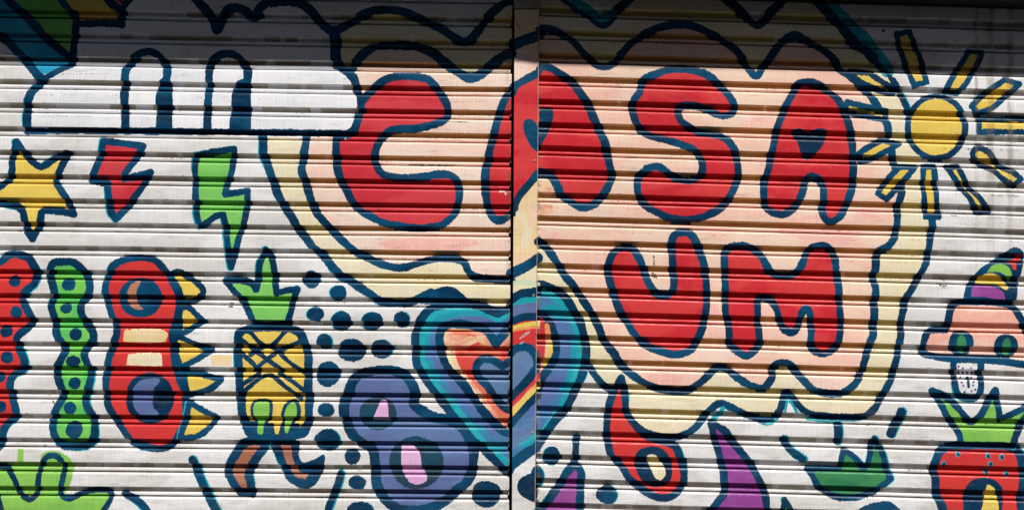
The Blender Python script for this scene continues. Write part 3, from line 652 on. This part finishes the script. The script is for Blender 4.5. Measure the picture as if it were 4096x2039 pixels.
# slat profile: (distance down from the seam as fraction of pitch, depth outward in mm, zone)
def profile(fe, bs):
    """fe: where the flat face ends, bs: where the bead starts (mm below the seam, pitch 95)"""
    p = [(0, -5), (1.9, -5), (2.4, 12), (4.5, 17.5), (8.5, 19.6)]
    p += [(8.5 + (fe - 8.5) * i / 25, 20 + .5 * math.sin(math.pi * i / 25)) for i in range(1, 26)]
    p += [(fe + .9, 19.2), (fe + 2, 15), (fe + 3.4, 8), (fe + 5.2, 2.5), (fe + 8, .4), (bs - 4, 0), (bs - 1.2, 0)]
    for a, d in ((0, .6), (.04, 6), (.09, 9.6), (.18, 11.6), (.32, 12.5), (.5, 12.9), (.68, 12.6), (.80, 11.6), (.88, 9), (.94, 3), (.97, -5)):
        p.append((bs + (93 - bs) * a, d))
    p.append((95, -5))
    return [(a / 95.0, d) for a, d in p]

def seam_fit(ks, left, right):
    return np.polyfit(ks, np.array(left) / K, 2), np.polyfit(ks, np.array(right) / K, 2)
LK = np.arange(0, 21)
LF = seam_fit(LK, [135,305,487,662,845,1023,1200,1382,1562,1737,1917,2102,2282,2457,2641,2821,3000,3188,3371,3548,3733],
                  [205,378,552,735,908,1078,1252,1432,1607,1790,1967,2144,2322,2502,2681,2858,3041,3218,3401,3583,3766])
RF = seam_fit(LK, [122,292,470,640,818,990,1165,1344,1522,1697,1874,2054,2230,2410,2591,2768,2948,3133,3313,3493,3673],
                  [238,412,577,750,925,1095,1270,1450,1627,1802,1985,2162,2337,2514,2696,2871,3048,3228,3411,3593,3768])

def build_shutter(root, fits, xa, xb, xl, xr, kmin, kmax, seed, fe, bs):
    """xa, xb: the mural x where the two seam fits hold; xl, xr: ends of the slats"""
    PROF = profile(fe, bs); FE = (fe + .5) / 95; BS = (bs - .5) / 95
    NODE = 80
    nodes = np.arange(math.floor(xl / NODE) - 1, math.ceil(xr / NODE) + 2) * NODE
    xs = np.arange(int(xl), int(xr) + (8 if seed == 1 else 0))
    acc = {}
    def seam(k, x):
        a, b = np.polyval(fits[0], k), np.polyval(fits[1], k)
        return a + (b - a) * (x - xa) / (xb - xa)
    def wobn(k, f):    # gentle dents, piecewise linear between nodes
        return (vnoise(nodes / 330.0 + seed, np.full(nodes.shape, k * 1.7 + seed)) * 1.3 + vnoise(nodes / 1200.0, np.full(nodes.shape, k * .21)) * 1.5) * (1 if f else 1)
    xr_in = xr
    for k in range(kmin, kmax):
        xr = xr_in + 8 - 12 * (seam(k, xb) / 2039.0) if seed == 1 else xr_in
        dent = wobn(k, 1); sag = vnoise(nodes / 420.0 + 9 * seed, np.full(nodes.shape, k * .9)) * 1.5
        dent2 = wobn(k + 1, 1); sag2 = vnoise(nodes / 420.0 + 9 * seed, np.full(nodes.shape, (k + 1) * .9)) * 1.5
        s0 = seam(k, xs); s1 = seam(k + 1, xs)
        goff = 6.5 * vnoise(xs / 70.0 + k * 3.1, np.full(xs.shape, k * 5.3)) - 2.5
        boff = 3.0 * vnoise(xs / 80.0 + k * 7.7, np.full(xs.shape, k * 2.9))
        jag = (hash2(np.floor(xs / 5.2), np.full(xs.shape, float(k))) - .5) * 5.5
        endr = rng.uniform(-3, 2)
        for r in range(len(PROF) - 1):
            (f0, d0), (f1, d1) = PROF[r], PROF[r + 1]
            fm = (f0 + f1) / 2
            ym = s0 + (s1 - s0) * fm
            xo = np.zeros(xs.shape)
            if fm < FE:
                yo = jag * (.5 + .5 * vnoise(xs / 60.0, ym / 60.0)); xo = xo + vnoise(xs / 9.0, ym / 4.0) * .9
                if fm < .09: xo = xo + boff * .6
            elif fm < BS: yo = vnoise(xs / 30.0, ym) * 1.5; xo = goff + vnoise(xs / 6.0, ym / 3.0) * 1.2
            else: yo = vnoise(xs / 25.0, ym) * 1.2; xo = boff + vnoise(xs / 7.0, ym / 3.0) * .8
            ix = np.clip(np.round(xs + xo - X0).astype(int), 0, W - 1)
            iy = np.clip(np.round(ym + yo - Y0).astype(int), 0, H - 1)
            mm = MAT[iy, ix].astype(np.int64); oo = OWN[iy, ix].astype(np.int64)
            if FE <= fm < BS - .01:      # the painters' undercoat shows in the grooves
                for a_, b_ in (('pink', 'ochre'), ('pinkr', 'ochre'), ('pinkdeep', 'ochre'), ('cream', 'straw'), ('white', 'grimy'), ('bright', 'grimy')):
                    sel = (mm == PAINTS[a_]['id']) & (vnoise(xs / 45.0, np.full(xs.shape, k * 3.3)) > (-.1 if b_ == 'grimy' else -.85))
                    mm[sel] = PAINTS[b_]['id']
            if BS + .01 < fm < BS + .05 or .02 < fm < .04 or FE - .02 < fm < FE:     # chipped flecks on the edges
                fl = (vnoise(xs / 60.0, np.full(xs.shape, k * 2.3 + r * .1)) > .5) & (vnoise(xs / 3.5, np.full(xs.shape, k + r * 7.7)) > .45)
                mm[fl & (mm != PAINTS['navy']['id'])] = PAINTS['scuff']['id']
            # slat ends: worn round corners
            lim = xr - .5
            if seed == 1:
                lim = xr
                if fm < FE:
                    q = min(fm * 95, (FE - fm) * 95); lim = xr - (max(0, 6 - q) ** 2) / 8 + endr * .4
                elif fm < BS: lim = xr - 1
                else: lim = xr - 6 + endr
            key = mm * 4096 + oo
            cut = np.flatnonzero(np.diff(key) != 0) + 1
            nd = nodes[(nodes > xl) & (nodes < lim)]
            br = np.unique(np.concatenate([[xl], xs[cut], nd, [lim]])); br = br[br <= lim]
            a, b = br[:-1], br[1:]
            mid = np.clip(((a + b) / 2 - int(xl)).astype(int), 0, len(xs) - 1)
            kk = key[mid]
            def P(x, f, d):
                de = np.interp(x, nodes, dent) * (1 - f) + np.interp(x, nodes, dent2) * f
                sg = np.interp(x, nodes, sag) * (1 - f) + np.interp(x, nodes, sag2) * f
                yy = seam(k, x) * (1 - f) + seam(k + 1, x) * f + sg
                return np.stack([x * S, -(d + de) * S, (GY - yy) * S], 1)
            q = np.stack([P(a, f1, d1), P(b, f1, d1), P(b, f0, d0), P(a, f0, d0)], 1)
            for o in np.unique(kk % 4096):
                s = (kk % 4096) == o
                acc.setdefault(int(o), []).append((q[s], (kk[s] // 4096)))
    emit(root, acc, MATS)

def emit(root, acc, mats):
    objs = {}
    base = np.array(root.location)
    def make(o):
        if o in objs: return objs[o]
        inf = OWNERS[o]
        q = np.concatenate([a for a, _ in acc[o]]); m = np.concatenate([b for _, b in acc[o]])
        used = np.unique(m); remap = {int(u): i for i, u in enumerate(used)}
        mi = np.array([remap[int(v)] for v in m])
        ob = mesh_obj(inf['name'], q.reshape(-1, 3), np.arange(len(q) * 4).reshape(-1, 4), [mats[int(u)] for u in used], mi, root)
        objs[o] = ob
        p = inf['parent']
        if p is not None and p in acc: ob.parent = make(p)
        else: ob.parent = root
        if inf['label']: ob['label'] = inf['label']
        return ob
    for o in sorted(acc):
        n = sum(len(a) for a, _ in acc[o])
        if n < 6 and o != 0:      # slivers join the curtain
            acc.setdefault(0, []).extend(acc.pop(o))
    for o in sorted(acc): make(o)

left = empty('roller_shutter', (1.0, 0, 0), 'white ribbed roller shutter painted with a star, lightning bolts and a pineapple', 'roller shutter')
right = empty('roller_shutter', (3.1, 0, 0), 'ribbed roller shutter painted with big red letters, a yellow sun and a strawberry', 'roller shutter')
OWNERS[0]['name'] = 'curtain'
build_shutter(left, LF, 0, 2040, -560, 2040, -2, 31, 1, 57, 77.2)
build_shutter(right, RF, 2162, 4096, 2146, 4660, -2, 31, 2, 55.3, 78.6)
for r, x0, x1 in ((left, -.56, 2.03), (right, 2.16, 4.66)):
    boxes('bottom_bar', [(x0, x1, -.028, .012, .004, .07)], M_dark, r, .004)

# ---- post (its front stands 30 mm proud of the slats)
PD = 36.0
f_ = (CAMD - PD * S) / CAMD
post = empty('steel_post', (2.098, 0, 0), 'painted steel post between the two shutters with slices of a heart and letter', 'post')
def post_mesh():
    acc = {}
    wx = lambda px: CX + (px * S - CX) * f_
    wz = lambda py: CAMZ + ((GY - py) * S - CAMZ) * f_
    eL = lambda y: 2058.5 - 10.5 * (y / 2039.0); eR = lambda y: 2157.5 - 15.5 * (y / 2039.0)
    ys = np.arange(34, 2900, 2.0)
    for y in ys:
        a0, b0 = eL(y), eR(y)
        xs = np.arange(int(a0), int(b0) + 1)
        xo = vnoise(xs / 9.0, np.full(xs.shape, y / 6.0)) * .8; yo = vnoise(xs / 4.0, np.full(xs.shape, y / 9.0)) * 1.6
        ix = np.clip(np.round(xs + xo - X0).astype(int), 0, W - 1); iy = np.clip(np.round(y + 1 + yo - Y0).astype(int), 0, H - 1)
        key = MAT[iy, ix].astype(np.int64) * 4096 + OWN[iy, ix]
        cut = xs[np.flatnonzero(np.diff(key) != 0) + 1]
        L0, L1, R0, R1 = eL(y), eL(y + 2), eR(y) - 2.5, eR(y + 2) - 2.5
        c = cut[(cut > L0 + 1) & (cut < R0 - 1)]
        top = np.concatenate([[L0], c, [R0]]); bot = np.concatenate([[L1], c, [R1]])
        kk = key[np.clip(((top[:-1] + top[1:]) / 2 - xs[0]).astype(int), 0, len(xs) - 1)]
        def V(x, yy): return np.stack([wx(x), np.full(x.shape, -PD * S), np.full(x.shape, wz(yy))], 1)
        q = np.stack([V(bot[:-1], y + 2), V(bot[1:], y + 2), V(top[1:], y), V(top[:-1], y)], 1)
        for o in np.unique(kk % 4096):
            s = (kk % 4096) == o; acc.setdefault(int(o), []).append((q[s], kk[s] // 4096))
    OWNERS[0]['name'] = 'post_face'
    emit(post, acc, MATSF)
    # sides and the rounded right arris
    V, F = [], []
    y0, y1 = 34, 2900
    def add(pa, pb):
        b = len(V)
        V.extend([(wx(pa[0](y1)), -pa[1] * S, wz(y1)), (wx(pb[0](y1)), -pb[1] * S, wz(y1)), (wx(pb[0](y0)), -pb[1] * S, wz(y0)), (wx(pa[0](y0)), -pa[1] * S, wz(y0))])
        F.append((b, b + 1, b + 2, b + 3))
    add((lambda y: eR(y) - 2.5, PD), (lambda y: eR(y) - .7, PD - .9)); add((lambda y: eR(y) - .7, PD - .9), (eR, PD - 3))
    add((eR, PD - 3), (eR, -40)); add((eL, -40), (eL, PD))
    o = mesh_obj('post_side', V, F, [M_side], None, post); o.parent = post
    # upper length of post above the joint
    x0, x1 = wx(2056), wx(2160); zt = wz(30)
    boxes('upper_post_section', [(x0, x1, -PD * S + .001, .04, zt, 3.35)], simple('bare_post_paint', (.34, .31, .24), .6, .35, 26), post, .003)
    # joint strap
    boxes('joint_gap', [(x0 + .003, x1 - .003, -PD * S + .006, .03, wz(34) - .001, zt + .0005)], M_dark, post)
    for py in (118, 640, 1180, 1730, 2260, 2780):
        V, F = [], []; cx_, cz_ = wx((eL(py) + eR(py)) / 2 + 34), wz(py)
        for q, (rr, dd) in enumerate(((4.6, 0), (4.6, 1.4), (3.2, 2.6))):
            V += [(cx_ + rr * S * math.cos(i * math.pi / 6), -(PD + dd) * S, cz_ + rr * S * math.sin(i * math.pi / 6)) for i in range(12)]
            if q: F += [((q - 1) * 12 + i, (q - 1) * 12 + (i + 1) % 12, q * 12 + (i + 1) % 12, q * 12 + i) for i in range(12)]
        F.append(tuple(range(24, 36)))
        o = mesh_obj('rivet', V, F, [M_side], None, post); o.parent = post
    boxes('base_plate', [(x0 - .03, x1 + .03, -.09, .03, .004, .016)], M_dark, post, .003)
    boxes('post_foot', [(wx(eL(2900)) + .0, wx(eR(2900)), -PD * S, .02, .016, wz(2900))], M_side, post)
post_mesh()

# ---- guide channels behind the post and at the far sides
ch = empty('guide_channel', (2.048, 0, 0), 'dark steel channel the left shutter runs in, in the gap beside the post', 'channel')
boxes('channel_back', [(1.90, 2.13, .030, .036, 0.01, 3.2)], M_dark, ch)
ch2 = empty('guide_channel', (2.17, 0, 0), 'narrow dark channel the right shutter runs in, behind the post', 'channel')
boxes('channel_back', [(2.135, 2.30, .037, .043, 0.01, 3.2)], M_dark, ch2)

# ---- black roller housing over the right shutter, its lower edge dipping to the right
hs = empty('roller_housing', (3.4, 0, 2.95), 'black roller housing over the right shutter, only its lower edge showing', 'housing')
def housing():
    yb = lambda px: -6 + (px - 2900) * .0325
    V = []
    for px in (2165, 4660):
        z = (GY - yb(px)) * S
        V += [(px * S, -.11, z), (px * S, -.11, z + .34), (px * S, .03, z + .34), (px * S, .03, z)]
    F = [(0, 4, 5, 1), (1, 5, 6, 2), (2, 6, 7, 3), (3, 7, 4, 0), (0, 1, 2, 3), (7, 6, 5, 4)]
    o = mesh_obj('housing_cover', V, F, [M_black], None, hs); o.parent = hs
    md = o.modifiers.new('Bevel', 'BEVEL'); md.width = .004; md.segments = 2
housing()

# ------------------------------------------------------------------ light
ELEV, AZ = math.radians(52), math.radians(16)     # sun high, slightly from the right of the camera
sd = np.array([math.sin(AZ) * math.cos(ELEV), -math.cos(AZ) * math.cos(ELEV), math.sin(ELEV)])   # towards the sun

# ---- building wall and canopy
wl = empty('shop_front', (2.05, .1, 0), 'plastered shop front wall framing the two roller shutters', 'building')
boxes('wall', [(-3.0, 7.0, .08, .30, 0, 3.40), (-3.0, -.58, -.06, .078, 0, 3.40), (4.68, 7.0, -.06, .078, 0, 3.40), (-3.0, 7.0, -.06, .30, 3.402, 4.6)], M_wall, wl, .004)
cn = empty('canopy', (2.05, 0, 3.8), 'concrete canopy over the shutters, throwing the shadow across their tops', 'canopy')
def canopy():
    p = .95
    def top(px, py, d):     # canopy lip that throws its shadow edge on mural point (px, py) at depth d (mm)
        base = np.array([px * S, -d * S, (GY - py) * S]); t = (p - d * S) / -sd[1]
        return base + sd * t
    pts = [top(-700, 241, 12), top(2046, 281, 12), top(2152, 264, PD), top(2157, 262, 20), top(4760, 318, 20)]
    V, F = [], []
    for q in pts: V += [tuple(q), (q[0], -.05, q[2]), (q[0], q[1], q[2] + .16), (q[0], -.05, q[2] + .16)]
    for i in range(len(pts) - 1):
        a, b = 4 * i, 4 * i + 4
        F += [(a, a + 1, b + 1, b), (a + 2, b + 2, b + 3, a + 3), (a, b, b + 2, a + 2), (a + 1, a + 3, b + 3, b + 1)]
    F += [(0, 2, 3, 1), (4 * len(pts) - 4, 4 * len(pts) - 3, 4 * len(pts) - 1, 4 * len(pts) - 2)]
    o = mesh_obj('slab', V, F, [simple('canopy_underside', (.05, .048, .045), .9, .25, 5)], None, cn); o.parent = cn
canopy()

# ---- ground
def sheet(name, x0, x1, y0, y1, z, m):
    o = mesh_obj(name, [(x0, y0, z), (x1, y0, z), (x1, y1, z), (x0, y1, z)], [(0, 1, 2, 3)], [m]); o['kind'] = 'structure'; return o
sheet('ground', -300, 300, -300, 300, -.12, simple('asphalt', (.055, .055, .058), .9, .2, 4))
pv = boxes('pavement', [(-12, 16, -3.2, .5, -.119, 0)], M_pave, None); pv['kind'] = 'structure'

# ---- unseen dark terrace across the street, added to cut the sky fill
fb = empty('sky_block_terrace', (2, -12.0, 0), 'unseen dark brick terrace across the street, added to block sky light', 'building')
boxes('wall', [(-30, 34, -20.0, -12.0, -.12, 12.6)], simple('dark_brick', (.09, .06, .05), .9, .3, 6), fb)
boxes('roof', [(-30.3, 34.3, -20.3, -11.8, 12.602, 12.9)], M_dark, fb)
for i in range(14):
    bx = -28 + i * 4.5
    for z in (1.0, 4.2, 7.4, 10.4):
        o = boxes('window', [(bx, bx + 1.3, -12.05, -11.97, z, z + 1.7)], M_dark, fb)
        o2 = boxes('sill', [(bx - .1, bx + 1.4, -12.05, -11.88, z - .1, z - .003)], M_conc, fb); o2.parent = o
        o2.matrix_parent_inverse = o.matrix_basis.inverted()

# ---- sun, sky
sc = bpy.context.scene
L = bpy.data.lights.new('sun', 'SUN'); L.energy = 5.0; L.angle = math.radians(.5); L.color = (1, .972, .935)
so = bpy.data.objects.new('sun', L); col.objects.link(so)
from mathutils import Vector
so.rotation_euler = Vector(sd).to_track_quat('Z', 'Y').to_euler(); so.location = (4, -4, 8)
w = bpy.data.worlds.new('World'); sc.world = w; w.use_nodes = True
nt = w.node_tree; bg = nt.nodes['Background']
sky = nt.nodes.new('ShaderNodeTexSky'); sky.sky_type = 'NISHITA'; sky.sun_disc = False
sky.sun_elevation = ELEV; sky.sun_rotation = math.atan2(sd[0], sd[1])
nt.links.new(sky.outputs[0], bg.inputs[0]); bg.inputs[1].default_value = .07

cam = bpy.data.cameras.new('camera'); co = bpy.data.objects.new('camera', cam); col.objects.link(co)
cam.sensor_width = 36; Dref = CAMD - .018
cam.lens = 36 * Dref / 4.096
co.location = (CX, -CAMD, CAMZ); co.rotation_euler = (math.radians(90), 0, 0)
cam.shift_y = ((GY - 1019.5) * S - CAMZ) / 4.096
cam.clip_start = .05; cam.clip_end = 2000
sc.camera = co
sc.view_settings.view_transform = 'Standard'; sc.view_settings.look = 'None'; sc.view_settings.exposure = 0
